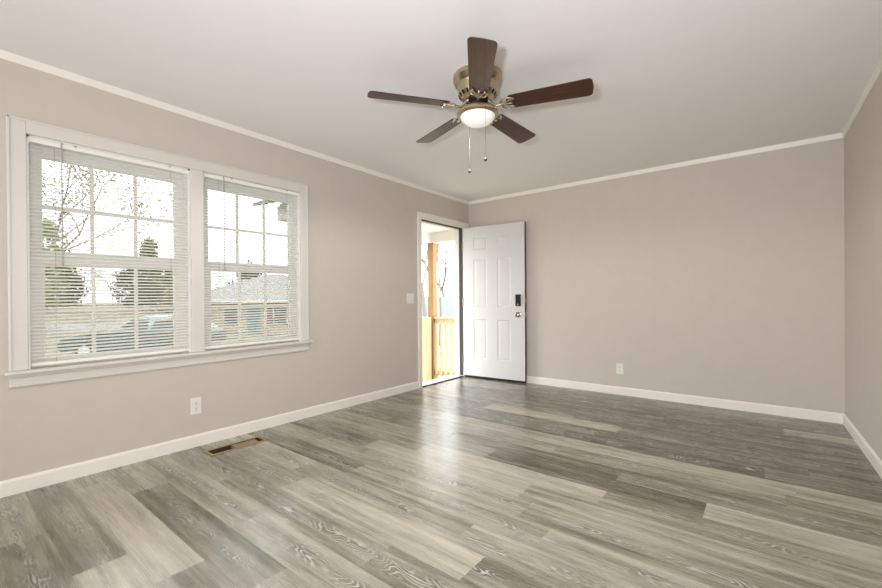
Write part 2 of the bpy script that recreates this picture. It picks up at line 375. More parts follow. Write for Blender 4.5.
def window(name, y0, y1, gu, gl, label):
    """double-hung vinyl unit, six panes over six; gu / gl = glass edges of the upper / lower sash"""
    root = struct(empty(name, (0, 0, 0)), label, 'window')
    z0, z1 = 0.690, 2.018
    fr = MB()                                            # jambs and head
    fr.box(-0.125, -0.002, y0 - 0.02, y0 + 0.012, z0, z1); fr.box(-0.125, -0.002, y1 - 0.012, y1 + 0.02, z0, z1)
    fr.box(-0.125, -0.002, y0, y1, z1 - 0.012, z1 + 0.01); fr.box(-0.125, -0.05, y0, y1, z0 - 0.012, z0 + 0.03)
    fr.build('frame', VINYL, root, shear=shr)
    def sash(nm, xa, xb, ga, gb, gz0, gz1, oz0, oz1, mz):
        s = MB(); ya, yb = y0 + 0.012, y1 - 0.012
        s.box(xa, xb, ya, ga, oz0, oz1); s.box(xa, xb, gb, yb, oz0, oz1); s.box(xa, xb, ga, gb, oz0, gz0); s.box(xa, xb, ga, gb, gz1, oz1)
        o = s.build(nm, VINYL, root, bevel=0.002, shear=shr)
        g = MB(); xm = (xa + xb) / 2
        wdt = 0.020
        for q in (1, 2):
            yc = ga + (gb - ga) * q / 3; g.box(xm - 0.006, xm + 0.006, yc - wdt / 2, yc + wdt / 2, gz0, gz1)
        g.box(xm - 0.0055, xm + 0.0055, ga, gb, mz - wdt / 2, mz + wdt / 2)
        g.build('muntin_grid', VINYL, o, shear=shr)
        p = MB(); p.box(xm - 0.002, xm + 0.002, ga, gb, gz0, gz1); p.build('pane', GLASS, o, shear=shr)
    sash('upper_sash', -0.115, -0.085, gu[0], gu[1], 1.366, 1.922, 1.32, 2.008, 1.632)
    sash('lower_sash', -0.075, -0.045, gl[0], gl[1], 0.742, 1.290, 0.69, 1.338, 1.015)
    lk = MB(); ym = (y0 + y1) / 2
    lk.box(-0.075, -0.05, ym - 0.03, ym + 0.03, 1.338, 1.345); lk.box(-0.07, -0.055, ym - 0.012, ym + 0.03, 1.345, 1.355)
    lk.build('sash_lock', PLATE, root, bevel=0.002, shear=shr)
window('window_1', 0.380, 1.222, (0.457, 1.149), (0.460, 1.130), 'larger left-hand white double-hung window with six over six panes')
window('window_2', 1.305, 2.118, (1.379, 2.060), (1.380, 2.040), 'narrower right-hand white double-hung window nearer the door')

def blind(y0, y1, zt, zb, wand_y, label):
    root = tag(empty('window_blind', (-0.02, (y0 + y1) / 2, zt)), label, 'window blind', 'mini blinds in the double window')
    inv = Vector((0.02, -(y0 + y1) / 2, -zt))
    def bl(mbx, nm, M, par=root, **kw):
        off = inv if par is root else inv
        mbx.v = [tuple(Vector(shr(p)) + off) for p in mbx.v]
        return mbx.build(nm, M, par, **kw)
    hr = MB(); hr.sweep([(-0.038, -0.026), (-0.002, -0.026), (0.0, -0.022), (0.0, -0.002), (-0.003, 0), (-0.038, 0)], (0, y0, zt), (0, y1, zt), (1, 0, 0), (0, 0, 1))
    bl(hr, 'head_rail', SLAT)
    sl = MB(); pitch_, wd, ang = 0.0206, 0.0085, radians(33)
    z = zt - 0.044; prof = []
    up_ = [(-wd * cos(ang) + 2 * wd * cos(ang) * q / 4, (wd * sin(ang) - 2 * wd * sin(ang) * q / 4) + 0.0016 * (1 - (q / 2 - 1) ** 2)) for q in range(5)]
    prof = up_ + [(a, b - 0.0007) for a, b in reversed(up_)]
    while z > zb + 0.028:
        sl.sweep(prof, (-0.020, y0 + 0.004, z), (-0.020, y1 - 0.004, z), (1, 0, 0), (0, 0, 1)); z -= pitch_
    bl(sl, 'slats', SLATV)
    br = MB(); br.box(-0.033, -0.007, y0 + 0.002, y1 - 0.002, zb, zb + 0.020); bl(br, 'bottom_rail', SLAT, bevel=0.003)
    for yy in (y0 + 0.11, y1 - 0.11):
        ld = MB()
        for xx in (-0.0285, -0.0115): ld.tube([(xx, yy, zt - 0.026), (xx, yy, zb + 0.02)], 0.0007, 5)
        bl(ld, 'ladder_cord', CORD)
    for q in (y0 + 0.14, y0 + 0.20, y1 - 0.12):
        cl = MB(); cl.box(0.0, 0.004, q - 0.006, q + 0.006, zt - 0.006, zt + 0.002); bl(cl, 'rail_clip', CORD)
    wn = MB(); wn.tube([(0.006, wand_y, zt - 0.006), (0.008, wand_y, zt - 0.03), (0.008, wand_y, zt - 0.70)], 0.0034, 6)
    wn.tube([(0.008, wand_y, zt - 0.70), (0.008, wand_y, zt - 0.725)], 0.0048, 8)
    bl(wn, 'tilt_wand', CORD, smooth=True)
    return root
blind(0.392, 1.214, 2.006, 0.702, 0.529, 'wider cream mini blind covering the left-hand window of the pair')
blind(1.318, 2.110, 2.012, 0.702, 1.457, 'narrower cream mini blind covering the right-hand window nearer the door')

# ------------------------------------------------------------------ front door
mb = MB()
mb.box(0, 0.018, DY0 - 0.064, DY0, 0, DZ1 + 0.078); mb.box(0, 0.018, DY1, DY1 + 0.126, 0, DZ1 + 0.078); mb.box(0, 0.018, DY0, DY1, DZ1, DZ1 + 0.078)
mb.box(0.018, 0.023, DY0 - 0.064, DY0 - 0.052, 0, DZ1 + 0.078); mb.box(0.018, 0.023, DY0 - 0.064, DY1 + 0.126, DZ1 + 0.066, DZ1 + 0.078)
struct(mb.build('trim_6', TRIM, bevel=0.003), 'white casing around the open front door', 'door trim')
mb = MB()
mb.box(-T - 0.02, 0.0, DY0 - 0.02, DY0 + 0.002, 0, DZ1 + 0.002); mb.box(-T - 0.02, 0.0, DY1 - 0.002, DY1 + 0.02, 0, DZ1 + 0.002); mb.box(-T - 0.02, 0.0, DY0, DY1, DZ1 - 0.002, DZ1 + 0.018)
mb.box(-0.095, -0.055, DY1 - 0.014, DY1 - 0.002, 0, DZ1); mb.box(-0.10, -0.055, DY0, DY0 + 0.014, 0, DZ1); mb.box(-0.10, -0.055, DY0, DY1, DZ1 - 0.014, DZ1)
tj = struct(mb.build('trim_7', DOORP), 'white door jamb with dark weatherstrip', 'door jamb')
ws = MB(); ws.box(-0.052, -0.001, DY1 - 0.008, DY1 - 0.002, 0.02, DZ1); ws.box(-0.052, -0.001, DY0 + 0.002, DY0 + 0.010, 0.02, DZ1); ws.box(-0.030, -0.002, DY0, DY1, DZ1 - 0.012, DZ1 - 0.002)
ws.build('weatherstrip', DARK, tj)
mb = MB(); mb.sweep([(-0.20, -0.04), (-0.002, -0.012), (-0.002, 0.004), (-0.03, 0.016), (-0.12, 0.018), (-0.20, 0.0)], (0, DY0, 0), (0, DY1, 0), (1, 0, 0), (0, 0, 1))
th = struct(mb.build('trim_8', ALU), 'pale metal threshold under the open door', 'door threshold')
g = MB(); g.box(-0.012, 0.006, DY0 + 0.002, DY1 - 0.002, 0.0, 0.012); g.build('threshold_gasket', DARK, th, bevel=0.002)

DL, DTH, DZA, DZB = 0.893, 0.044, 0.030, 2.036
DANG = radians(4.36)
door = struct(empty('door_1', (0.012, 4.632, 0), DANG), 'white six-panel front door standing open against the back wall', 'door')
PX = [(0.160, 0.362), (0.512, 0.702)]; PZ = [(0.262, 0.796), (0.962, 1.604), (1.728, 1.900)]
def door_face(mb, y, sgn):
    """flat face with six raised panels pressed into it; sgn -1: faces -y"""
    xs = sorted([0, DL] + [a for p in PX for a in p]); zs = sorted([DZA, DZB] + [a for p in PZ for a in p])
    for i in range(len(xs) - 1):
        for j in range(len(zs) - 1):
            x0, x1, z0, z1 = xs[i], xs[i + 1], zs[j], zs[j + 1]
            if (x0, x1) in PX and (z0, z1) in PZ:
                rings = [(0, 0), (0.008, 0.005), (0.016, 0.006), (0.032, 0.0025), (0.036, 0.002)]
                vs = []
                for ins, dep in rings:
                    yy = y - sgn * dep
                    vs += [(x0 + ins, yy, z0 + ins), (x1 - ins, yy, z0 + ins), (x1 - ins, yy, z1 - ins), (x0 + ins, yy, z1 - ins)]
                fs = [(4 * r + k, 4 * r + (k + 1) % 4, 4 * r + 4 + (k + 1) % 4, 4 * r + 4 + k) for r in range(len(rings) - 1) for k in range(4)]
                fs.append(tuple(4 * (len(rings) - 1) + k for k in range(4)))
                mb.add(vs, fs)
            else: mb.add([(x0, y, z0), (x1, y, z0), (x1, y, z1), (x0, y, z1)], [(0, 1, 2, 3)])
mb = MB(); door_face(mb, 0.0, -1); door_face(mb, DTH, 1)
mb.add([(0, 0, DZA), (0, DTH, DZA), (0, DTH, DZB), (0, 0, DZB)], [(0, 1, 2, 3)]); mb.add([(0, 0, DZB), (DL, 0, DZB), (DL, DTH, DZB), (0, DTH, DZB)], [(0, 1, 2, 3)]); mb.add([(0, 0, DZA), (DL, 0, DZA), (DL, DTH, DZA), (0, DTH, DZA)], [(0, 1, 2, 3)])
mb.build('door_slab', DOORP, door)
EDGE = speckled('door_edge_wood', (0.10, 0.075, 0.05), (0.14, 0.10, 0.07), 30, 0.6)
e = MB(); e.box(DL, DL + 0.003, 0.004, DTH - 0.001, DZA, DZB); e.build('door_edge', EDGE, door)['label'] = 'dark stained lock edge of the door'
e = MB(); e.box(0.004, DL - 0.002, 0.002, DTH - 0.002, 0.010, DZA); e.build('door_sweep', BLACK, door)['label'] = 'black rubber sweep along the bottom of the door'
k = MB(); k.box(0.776, 0.842, -0.026, 0.0, 0.974, 1.122); kp = k.build('keypad_lock', BLACK, door, bevel=0.006); kp['label'] = 'black keypad lock'
k = MB(); k.lathe([(0.0, -0.0265), (0.010, -0.0275), (0.010, -0.026), (0.0, -0.026)], 20, (0.809, 0, 0.995), axis='Y'); k.build('lock_cylinder', KNOBM, kp, smooth=True)
k = MB(); k.lathe([(0.0, 0.0), (0.034, 0.0), (0.033, -0.008), (0.020, -0.012), (0.013, -0.018), (0.012, -0.034), (0.020, -0.040), (0.028, -0.050), (0.030, -0.060), (0.026, -0.068), (0.014, -0.073), (0.0, -0.074)], 32, (0.811, 0, 0.868), axis='Y')
kn = k.build('door_knob', KNOBM, door, smooth=True); kn['label'] = 'satin nickel round knob'
k = MB(); k.lathe([(0.0, -0.0742), (0.006, -0.0752), (0.006, -0.072), (0.0, -0.072)], 16, (0.811, 0, 0.868), axis='Y'); k.build('keyhole', SLOT, kn)
for zc, hh, nm in ((1.045, 0.030, 'bolt_plate'), (0.868, 0.028, 'latch_plate')):
    k = MB(); k.box(DL + 0.003, DL + 0.006, 0.008, 0.036, zc - hh, zc + hh); pl = k.build(nm, KNOBM, door)
    k = MB(); k.box(DL + 0.006, DL + 0.016, 0.015, 0.029, zc - 0.013, zc + 0.013); k.build('bolt', KNOBM, pl)
for zc in (0.25, 1.03, 1.80):
    k = MB(); k.tube([(-0.006, -0.004, zc - 0.05), (-0.006, -0.004, zc + 0.05)], 0.0055, 10); k.box(-0.004, 0.0, 0.0, 0.030, zc - 0.05, zc + 0.05)
    k.build('hinge', KNOBM, door, smooth=True)

# ------------------------------------------------------------------ switch, outlets, floor register
def outlet(loc, rz, label):
    r = tag(empty('wall_outlet', loc, rz), label, 'outlet')                # local: plate in the xz plane, facing -y
    mb = MB(); mb.box(-0.037, 0.037, -0.006, 0.0, -0.060, 0.060); mb.build('cover_plate', PLATE, r, bevel=0.003)
    for dz in (-0.020, 0.020):
        mb = MB()
        pts = [(0.0165 * cos(a), 0.0145 * max(-0.82, min(0.82, sin(a)))) for a in [2 * pi * q / 24 for q in range(24)]]
        mb.sweep(pts, (0, -0.006, dz), (0, -0.0085, dz), (1, 0, 0), (0, 0, 1)); f = mb.build('receptacle', PLATE, r)
        s = MB(); s.box(-0.0075, -0.0050, -0.0092, -0.0080, dz - 0.001, dz + 0.008); s.box(0.0050, 0.0075, -0.0092, -0.0080, dz + 0.000, dz + 0.008)
        s.lathe([(0, -0.0092), (0.0028, -0.0092), (0.0028, -0.008), (0, -0.008)], 12, (0, 0, dz - 0.007), axis='Y'); s.build('slots', SLOT, f)
    s = MB(); s.lathe([(0, -0.0068), (0.003, -0.0066), (0.003, -0.005), (0, -0.005)], 12, (0, 0, 0), axis='Y'); s.build('plate_screw', PLATE, r)
outlet((0, 1.248, 0.296), pi / 2, 'white duplex outlet low on the wall under the double window')
outlet((2.008, D, 0.286), 0, 'white duplex outlet low on the back wall right of the door')
sw = tag(empty('light_switch', (0, 3.567, 1.077), pi / 2), 'white double switch plate on the wall beside the open door', 'light switch')
mb = MB(); mb.box(-0.060, 0.060, -0.006, 0, -0.061, 0.061); mb.build('cover_plate', PLATE, sw, bevel=0.003)
for dx in (-0.024, 0.024):
    mb = MB(); mb.sweep([(-0.0065, -0.033), (-0.0105, -0.033), (-0.0075, 0.0), (-0.0095, 0.033), (-0.0065, 0.033)], (dx - 0.0165, 0, 0), (dx + 0.0165, 0, 0), (0, 1, 0), (0, 0, 1)); mb.build('rocker', PLATE, sw)

reg = tag(empty('floor_register', (0.225, 1.435, 0)), 'tan floor register set in the planks below the double window', 'floor vent')
RX0, RX1, RY0, RY1 = VX0 - 0.225, VX1 - 0.225, VY0 - 1.435, VY1 - 1.435
mb = MB(); b_ = 0.024
for a in ((RX0 - b_, RX0, RY0 - b_, RY1 + b_), (RX1, RX1 + b_, RY0 - b_, RY1 + b_), (RX0, RX1, RY0 - b_, RY0), (RX0, RX1, RY1, RY1 + b_)): mb.box(a[0], a[1], a[2], a[3], 0.0003, 0.004)
mb.build('rim', TAN, reg, bevel=0.0015)
mb = MB()
for a in ((RX0, RX0 + 0.002, RY0, RY1), (RX1 - 0.002, RX1, RY0, RY1), (RX0, RX1, RY0, RY0 + 0.002), (RX0, RX1, RY1 - 0.002, RY1)): mb.box(a[0], a[1], a[2], a[3], -0.12, 0.001)
mb.box(RX0, RX1, RY0, RY1, -0.122, -0.12); mb.build('duct', DUCT, reg)
mb = MB(); mb.box(RX0 + 0.002, RX1 - 0.002, RY0 + 0.170, RY1 - 0.030, -0.006, -0.002); mb.box(RX0 + 0.002, RX1 - 0.002, RY0 + 0.164, RY0 + 0.170, -0.03, 0.0)
mb.build('damper_plate', TAN, reg)['label'] = 'closed tan half of the register'

# ------------------------------------------------------------------ ceiling fan
FX, FY = 1.882, 2.138
fan = tag(empty('ceiling_fan', (FX, FY, H)), 'brushed nickel ceiling fan with five dark walnut blades and a frosted bowl light', 'ceiling fan')
zz = lambda z: z - H
mb = MB(); mb.lathe([(0.02, zz(H)), (0.146, zz(H)), (0.150, zz(2.428)), (0.150, zz(2.404)), (0.144, zz(2.398)), (0.141, zz(2.394)), (0.145, zz(2.391)), (0.141, zz(2.386)), (0.137, zz(2.384)), (0.140, zz(2.381)), (0.136, zz(2.376)), (0.128, zz(2.372)),
    (0.122, zz(2.358)), (0.118, zz(2.335)), (0.113, zz(2.315)), (0.102, zz(2.298)), (0.086, zz(2.287)), (0.05, zz(2.284)), (0.0, zz(2.284))], 64)
mb.build('motor_housing', NICKEL, fan, smooth=True)
v = MB()
for q in range(20):
    a = 2 * pi * q / 20; e_ = Vector((cos(a), sin(a), 0)); t_ = Vector((-sin(a), cos(a), 0))
    v.obox(e_ * 0.1085 + Vector((0, 0, zz(2.3085))), t_ * 0.006, e_ * 0.008 + Vector((0, 0, 0.009)), (e_ * 0.75 - Vector((0, 0, 0.66))) * 0.003)
v.build('housing_vents', BLACK, fan)
mb = MB(); mb.lathe([(0.0, zz(2.285)), (0.066, zz(2.285)), (0.068, zz(2.280)), (0.068, zz(2.266)), (0.060, zz(2.262)), (0.0, zz(2.262))], 40); mb.build('flywheel', BLACK, fan, smooth=True)
mb = MB(); mb.lathe([(0.0, zz(2.263)), (0.046, zz(2.263)), (0.048, zz(2.258)), (0.048, zz(2.247)), (0.053, zz(2.241)), (0.0, zz(2.241))], 40); mb.build('switch_housing', NICKEL, fan, smooth=True)
mb = MB(); mb.lathe([(0.0, zz(2.242)), (0.060, zz(2.242)), (0.085, zz(2.235)), (0.110, zz(2.223)), (0.124, zz(2.211)), (0.128, zz(2.203)), (0.128, zz(2.193)), (0.122, zz(2.187)), (0.106, zz(2.185)), (0.104, zz(2.191)), (0.0, zz(2.191))], 56)
lk = mb.build('light_pan', NICKEL, fan, smooth=True)
mb = MB(); n_ = 14
mb.lathe([(0.106 * cos(a), zz(2.193) - 0.066 * sin(a)) for a in [pi / 2 * q / n_ for q in range(n_)]] + [(0.004, zz(2.127))], 56); mb.build('light_bowl', FROST, fan, smooth=True)['label'] = 'white frosted glass bowl'

BZ = 2.240
def blade_local():
    mb = MB(); xs = []
    r0_, r1_, w0, w1, th_ = 0.176, 0.666, 0.057, 0.071, 0.0055
    out = []                                      # outline, ccw: tip corners rounded, root half-rounded
    for q in range(7):
        a = -pi / 2 + pi / 2 * q / 6; out.append((r1_ - 0.026 + 0.026 * cos(a), -w1 + 0.026 + 0.026 * sin(a)))
    out.append((r1_ + 0.004, 0.0))
    for q in range(7):
        a = pi / 2 * q / 6; out.append((r1_ - 0.026 + 0.026 * cos(a), w1 - 0.026 + 0.026 * sin(a)))
    for q in range(9):
        a = pi / 2 + pi * q / 8; out.append((r0_ + 0.034 + 0.034 * cos(a), (w0) * sin(a)))
    mb.sweep(out, (0, 0, 0), (0, 0, th_), (1, 0, 0), (0, 1, 0))
    return mb
def iron_local():
    mb = MB()
    mb.tube([(0.050, 0.0, 0.034), (0.075, 0.0, 0.030), (0.088, 0.0, 0.014), (0.106, 0.0, -0.004), (0.126, 0.0, -0.007), (0.147, 0.0, -0.006)], [0.012, 0.010, 0.008, 0.0075, 0.008, 0.008], 10)
    ring = [(0.190 + 0.046 * cos(a), 0.046 * sin(a), -0.005) for a in [2 * pi * q / 28 for q in range(29)]]
    mb.tube(ring[3:-3], 0.0055, 8)
    for a in (-0.75, 0.0, 0.75):
        mb.tube([(0.148, 0, -0.006), (0.164, 0.30 * 0.05 * a, -0.007), (0.190, 0.030 * a, -0.007), (0.212, 0.046 * a, -0.005)], [0.008, 0.006, 0.005, 0.008], 8)
        mb.lathe([(0.0, -0.012), (0.006, -0.011), (0.007, -0.006), (0.0, -0.006)], 12, (0.212, 0.046 * a, 0.0))
    mb.lathe([(0.0, -0.011), (0.014, -0.010), (0.016, -0.005), (0.016, -0.001), (0.0, -0.001)], 20, (0.153, 0, 0))
    return mb
me_b = me_i = None
for q in range(5):
    ang = -0.959 - 2 * pi / 5 * q
    rot = Matrix.Rotation(ang, 4, 'Z') @ Matrix.Rotation(radians(-12.0), 4, 'X')
    if me_b is None:
        ob = blade_local().build('fan_blade', BLADE, fan, bevel=0.0015); oi = iron_local().build('blade_iron', CHROME, fan, smooth=True)
        me_b, me_i = ob, oi
    else:
        ob = me_b.copy(); COL.objects.link(ob); ob.parent = fan
        oi = me_i.copy(); COL.objects.link(oi); oi.parent = fan
    ob.matrix_local = Matrix.Translation((0, 0, zz(BZ))) @ rot
    oi.matrix_local = Matrix.Translation((0, 0, zz(BZ))) @ rot

rtd = Vector((0.787, 0.617, 0)); fwd_ = Vector((-0.617, 0.787, 0))
for zl, dr, df in ((1.878, 0.033, -0.124), (1.888, -0.042, 0.120)):
    p = rtd * dr + fwd_ * df
    c = MB(); c.tube([(p.x * 0.97, p.y * 0.97, zz(2.200)), (p.x * 1.02, p.y * 1.02, zz(2.194)), (p.x * 1.02, p.y * 1.02, zz(zl + 0.010))], 0.0008, 6)
    ch = c.build('pull_chain', BALLM, fan)
    c = MB(); c.lathe([(0.0, 0.012), (0.004, 0.011), (0.0085, 0.006), (0.0105, 0.0), (0.0085, -0.006), (0.004, -0.0095), (0.0, -0.0105)], 20, (p.x * 1.02, p.y * 1.02, zz(zl))); c.build('chain_ball', BALLM, ch, smooth=True)

# ------------------------------------------------------------------ outdoors: ground, porch, car, houses, trees
def gz(x, y): return -0.50 + 0.027 * max(x, -17.0) + 0.030 * max(0.0, -17.0 - x) - 0.050 * max(0.0, y - 4.0)
GRASS = mat('winter_lawn', (0.3, 0.27, 0.16), 0.9); t_ = NT(GRASS); co_, *_ = t_.xyz()
n1 = t_.noise(co_, 0.35, 4, 0.6); n2 = t_.noise(co_, 9.0, 4, 0.7)
t_.col(t_.mix(t_.math('MULTIPLY', n2, 0.5), t_.ramp(n1, [(0.38, (0.085, 0.09, 0.042)), (0.56, (0.22, 0.20, 0.135)), (0.72, (0.26, 0.24, 0.18))]), (0.09, 0.08, 0.046, 1)))
mb = MB(); NX, NY = 60, 60; XA, XB, YA, YB = -110.0, -0.14, -40.0, 110.0
vs = [(XA + (XB - XA) * i / NX, YA + (YB - YA) * j / NY) for i in range(NX + 1) for j in range(NY + 1)]
mb.add([(x, y, gz(x, y)) for x, y in vs], [(i * (NY + 1) + j, (i + 1) * (NY + 1) + j, (i + 1) * (NY + 1) + j + 1, i * (NY + 1) + j + 1) for i in range(NX) for j in range(NY)])
struct(mb.build('lawn', GRASS), 'tan winter lawn sloping away outside', 'lawn')
ASPH = speckled('pale_asphalt', (0.18, 0.175, 0.17), (0.22, 0.215, 0.21), 5, 0.85)
mb = MB()
for q in range(26):
    y0, y1 = -30 + 4 * q, -26 + 4 * q
    mb.sweep([(-2.6, -0.06), (2.6, -0.06), (2.6, 0.06), (-2.6, 0.06)], (-32, y0, gz(-32, y0)), (-32, y1, gz(-32, y1)), (1, 0, -0.03), (0, 0, 1))
struct(mb.build('road', ASPH), 'pale street crossing beyond the lawn', 'road')

# porch
PXF, PYA, PYB, PZD, PZB = -1.16, 2.62, 5.39, -0.27, 2.00
mb = MB(); 
for q in range(20):
    y = PYA + (PYB - PYA) * q / 20; mb.box(PXF - 0.06, -T - 0.001, y + 0.003, y + (PYB - PYA) / 20 - 0.003, PZD - 0.035, PZD)
mb.box(PXF, PXF + 0.04, PYA, PYB, PZD - 0.20, PZD - 0.035)
dk = struct(mb.build('porch_floor', PINE_DECK), 'pale timber porch floor outside the open door', 'porch deck')
PWHITE = mat('porch_white_paint', (0.62, 0.585, 0.535), 0.5)
SHING = speckled('grey_shingle', (0.16, 0.16, 0.17), (0.24, 0.24, 0.25), 14, 0.9)
pr = struct(empty('porch_roof', ((PXF) / 2, 4.0, 2.2)), 'white porch roof and beam above the open door', 'porch roof')
off = Vector((-(PXF) / 2, -4.0, -2.2))
def pb(mbx, nm, M, par=pr, **kw):
    mbx.v = [tuple(Vector(p) + off) for p in mbx.v]; return mbx.build(nm, M, par, **kw)
mb = MB(); mb.box(PXF - 0.02, -T - 0.001, PYA, PYB, 2.17, 2.19); pb(mb, 'porch_ceiling', PWHITE)
mb = MB(); mb.box(PXF - 0.08, PXF + 0.06, PYA, PYB, PZB, 2.17); mb.box(PXF + 0.06, -T - 0.001, PYB - 0.13, PYB, PZB, 2.17); mb.box(PXF + 0.06, -T - 0.001, PYA, PYA + 0.13, PZB, 2.17); pb(mb, 'beam', PWHITE)
mb = MB(); mb.sweep([(PYA - 0.22, 2.15), (4.0, 2.72), (PYB + 0.22, 2.15), (PYB + 0.22, 2.19), (4.0, 2.77), (PYA - 0.22, 2.19)], (PXF - 0.22, 0, 0), (-T - 0.001, 0, 0), (0, 1, 0), (0, 0, 1)); pb(mb, 'shingles', SHING)
mb = MB(); mb.sweep([(PYA + 0.02, 2.19), (PYB - 0.02, 2.19), (4.0, 2.70)], (PXF - 0.05, 0, 0), (PXF - 0.02, 0, 0), (0, 1, 0), (0, 0, 1)); pb(mb, 'gable_board', PWHITE)

def post(name, x, y, hw, z1, M, label, cat):
    mb = MB(); mb.box(-hw, hw, -hw, hw, 0, z1 - PZD); o = mb.build(name, M, bevel=0.006); o.location = (x, y, PZD); return tag(o, label, cat)
PFX, PFY = -1.10, 5.32
post('porch_post', PFX, PFY, 0.058, PZB, PINE, 'tall orange pine post holding the porch beam outside the open door', 'post')
post('newel_post', PFX - 0.02, PFY - 0.175, 0.075, 0.775, PINE_PALE, 'short thick pale newel post just in front of the tall porch post', 'post')
def railing():
    r = tag(empty('porch_railing', (PFX, PFY, PZD)), 'pale pine porch railing with square balusters right of the tall post', 'railing')
    L = -T - 0.004 - PFX
    mb = MB(); mb.box(0.06, L, -0.045, 0.045, 1.015, 1.045); mb.box(0.06, L, -0.019, 0.019, 0.945, 1.015); mb.build('top_rail', PINE_PALE, r, bevel=0.003)
    mb = MB(); mb.box(0.06, L, -0.019, 0.019, 0.085, 0.165); mb.build('bottom_rail', PINE_PALE, r, bevel=0.003)
    first = None
    n = 9
    for q in range(n):
        x = 0.06 + (L - 0.06) * (q + 0.5) / n
        if first is None:
            mb = MB(); mb.box(-0.018, 0.018, -0.018, 0.018, 0.0, 0.84); first = mb.build('baluster', PINE_PALE, r, bevel=0.002); b = first
        else: b = first.copy(); COL.objects.link(b); b.parent = r
        b.location = (x, -0.034, 0.11)
railing()

# bushes and trees
BARK = speckled('grey_bark', (0.11, 0.10, 0.09), (0.18, 0.165, 0.15), 20, 0.95)
def leafm(name, a, b): return speckled(name, a, b, 2.5, 0.8)
LEAF_DARK = leafm('dark_evergreen_leaf', (0.045, 0.065, 0.030), (0.10, 0.125, 0.055))
LEAF_MID = leafm('olive_leaf', (0.13, 0.15, 0.06), (0.23, 0.24, 0.10))
LEAF_PALE = leafm('pale_green_leaf', (0.20, 0.23, 0.10), (0.34, 0.36, 0.18))
def tree_skel(rnd, h, r, levels, spread, mb, tips, base=(0, 0, 0), lean=(0, 0, 1), split=3):
    def grow(p, d, L, rad, lev):
        pts = [p]; q = p
        for i in range(3):
            d = (d + Vector((rnd.uniform(-1, 1), rnd.uniform(-1, 1), rnd.uniform(-0.4, 0.8))) * 0.16).normalized(); q = q + d * (L / 3); pts.append(q)
        mb.tube(pts, [rad, rad * 0.87, rad * 0.75, rad * 0.62], 5 if lev < 2 else 4, cap=False)
        tips.append((q, lev))
        if lev >= levels: return
        for k in range(split if lev else split + 1):
            a = rnd.uniform(0, 2 * pi); o = Vector((cos(a), sin(a), rnd.uniform(-0.1, 0.5)))
            st_ = pts[2] if (k % 2 and lev) else q
            grow(st_, (d + o * spread).normalized(), L * rnd.uniform(0.62, 0.82), rad * 0.55, lev + 1)
    grow(Vector(base), Vector(lean).normalized(), h, r, 0)
def leaves(rnd, pts, n, spread, size, mb):
    for i in range(n):
        c = Vector(rnd.choice(pts)); p = c + Vector((rnd.gauss(0, 1), rnd.gauss(0, 1), rnd.gauss(0, 0.8))) * spread
        a = Vector((rnd.uniform(-1, 1), rnd.uniform(-1, 1), rnd.uniform(-1, 1))).normalized(); b = a.orthogonal().normalized()
        s = size * rnd.uniform(0.6, 1.3)
        mb.add([p - a * s, p + b * s * 0.5, p + a * s, p - b * s * 0.5], [(0, 1, 2, 3)])
def bare_tree(x, y, h, r, label, seed, levels=4, spread=0.75, lean=(0, 0, 1), group=None):
    rnd = random.Random(seed); t = tag(empty('bare_tree', (x, y, gz(x, y) - 0.05)), label, 'tree', group)
    mb = MB(); tips = []; tree_skel(rnd, h, r, levels, spread, mb, tips, lean=lean); mb.build('branches', BARK, t)
def leafy_tree(name, x, y, h, r, label, seed, leaf, n, spread, size, levels=3, sp=0.8, group=None):
    rnd = random.Random(seed); t = tag(empty(name, (x, y, gz(x, y) - 0.05)), label, 'tree', group)
    mb = MB(); tips = []; tree_skel(rnd, h, r, levels, sp, mb, tips); mb.build('branches', BARK, t)
    lf = MB(); leaves(rnd, [p for p, l in tips if l >= levels - 1], n, spread, size, lf); lf.build('foliage', leaf, t)
def shrub(name, x, y, h, rad, label, seed, leaf, n, size, cone=0.0, group=None):
    rnd = random.Random(seed); t = tag(empty(name, (x, y, gz(x, y))), label, 'tree' if h > 2.5 else 'bush', group)
    st_ = MB(); st_.tube([(0, 0, -0.1), (0, 0, h * 0.75)], [0.09 * h / 3, 0.02 * h / 3], 6); st_.build('trunk', BARK, t)
    lf = MB(); pts = []
    for q in range(90):
        zf = rnd.uniform(0.06, 1.0); rr = rad * ((1 - zf) if cone else sqrt(max(0.05, 1 - (2 * zf - 0.95) ** 2))) * sqrt(rnd.uniform(0.15, 1)); a = rnd.uniform(0, 2 * pi)
        pts.append((rr * cos(a), rr * sin(a), h * zf))
    leaves(rnd, pts, n, rad * 0.17, size, lf); lf.build('foliage', leaf, t)

def at(px, depth):
    """point on the ground plane seen in the column px at a camera-axis depth"""
    p = CAM + fw * depth + rt * ((px - 441) / F_PX * depth); return p.x, p.y
x_, y_ = at(2, 9.6); leafy_tree('leafy_tree', x_, y_, 2.3, 0.07, 'sparse leafy tree with hanging branches at the upper left of the left-hand window', 5, LEAF_MID, 3600, 0.20, 0.042, 4, 0.95)
x_, y_ = at(44, 44); shrub('evergreen_tree', x_, y_, 9.6, 2.6, 'tall yellow-green evergreen behind the left edge of the left-hand window', 3, LEAF_PALE, 3400, 0.22)
x_, y_ = at(58, 66); shrub('dark_bush', x_, y_, 6.0, 3.4, 'dark green bush low at the left of the left-hand window', 4, LEAF_DARK, 2600, 0.30)
x_, y_ = at(150, 84); shrub('pine_tree', x_, y_, 13.5, 3.2, 'pointed green pine top beyond the middle of the left-hand window', 6, LEAF_MID, 3000, 0.40, cone=1)
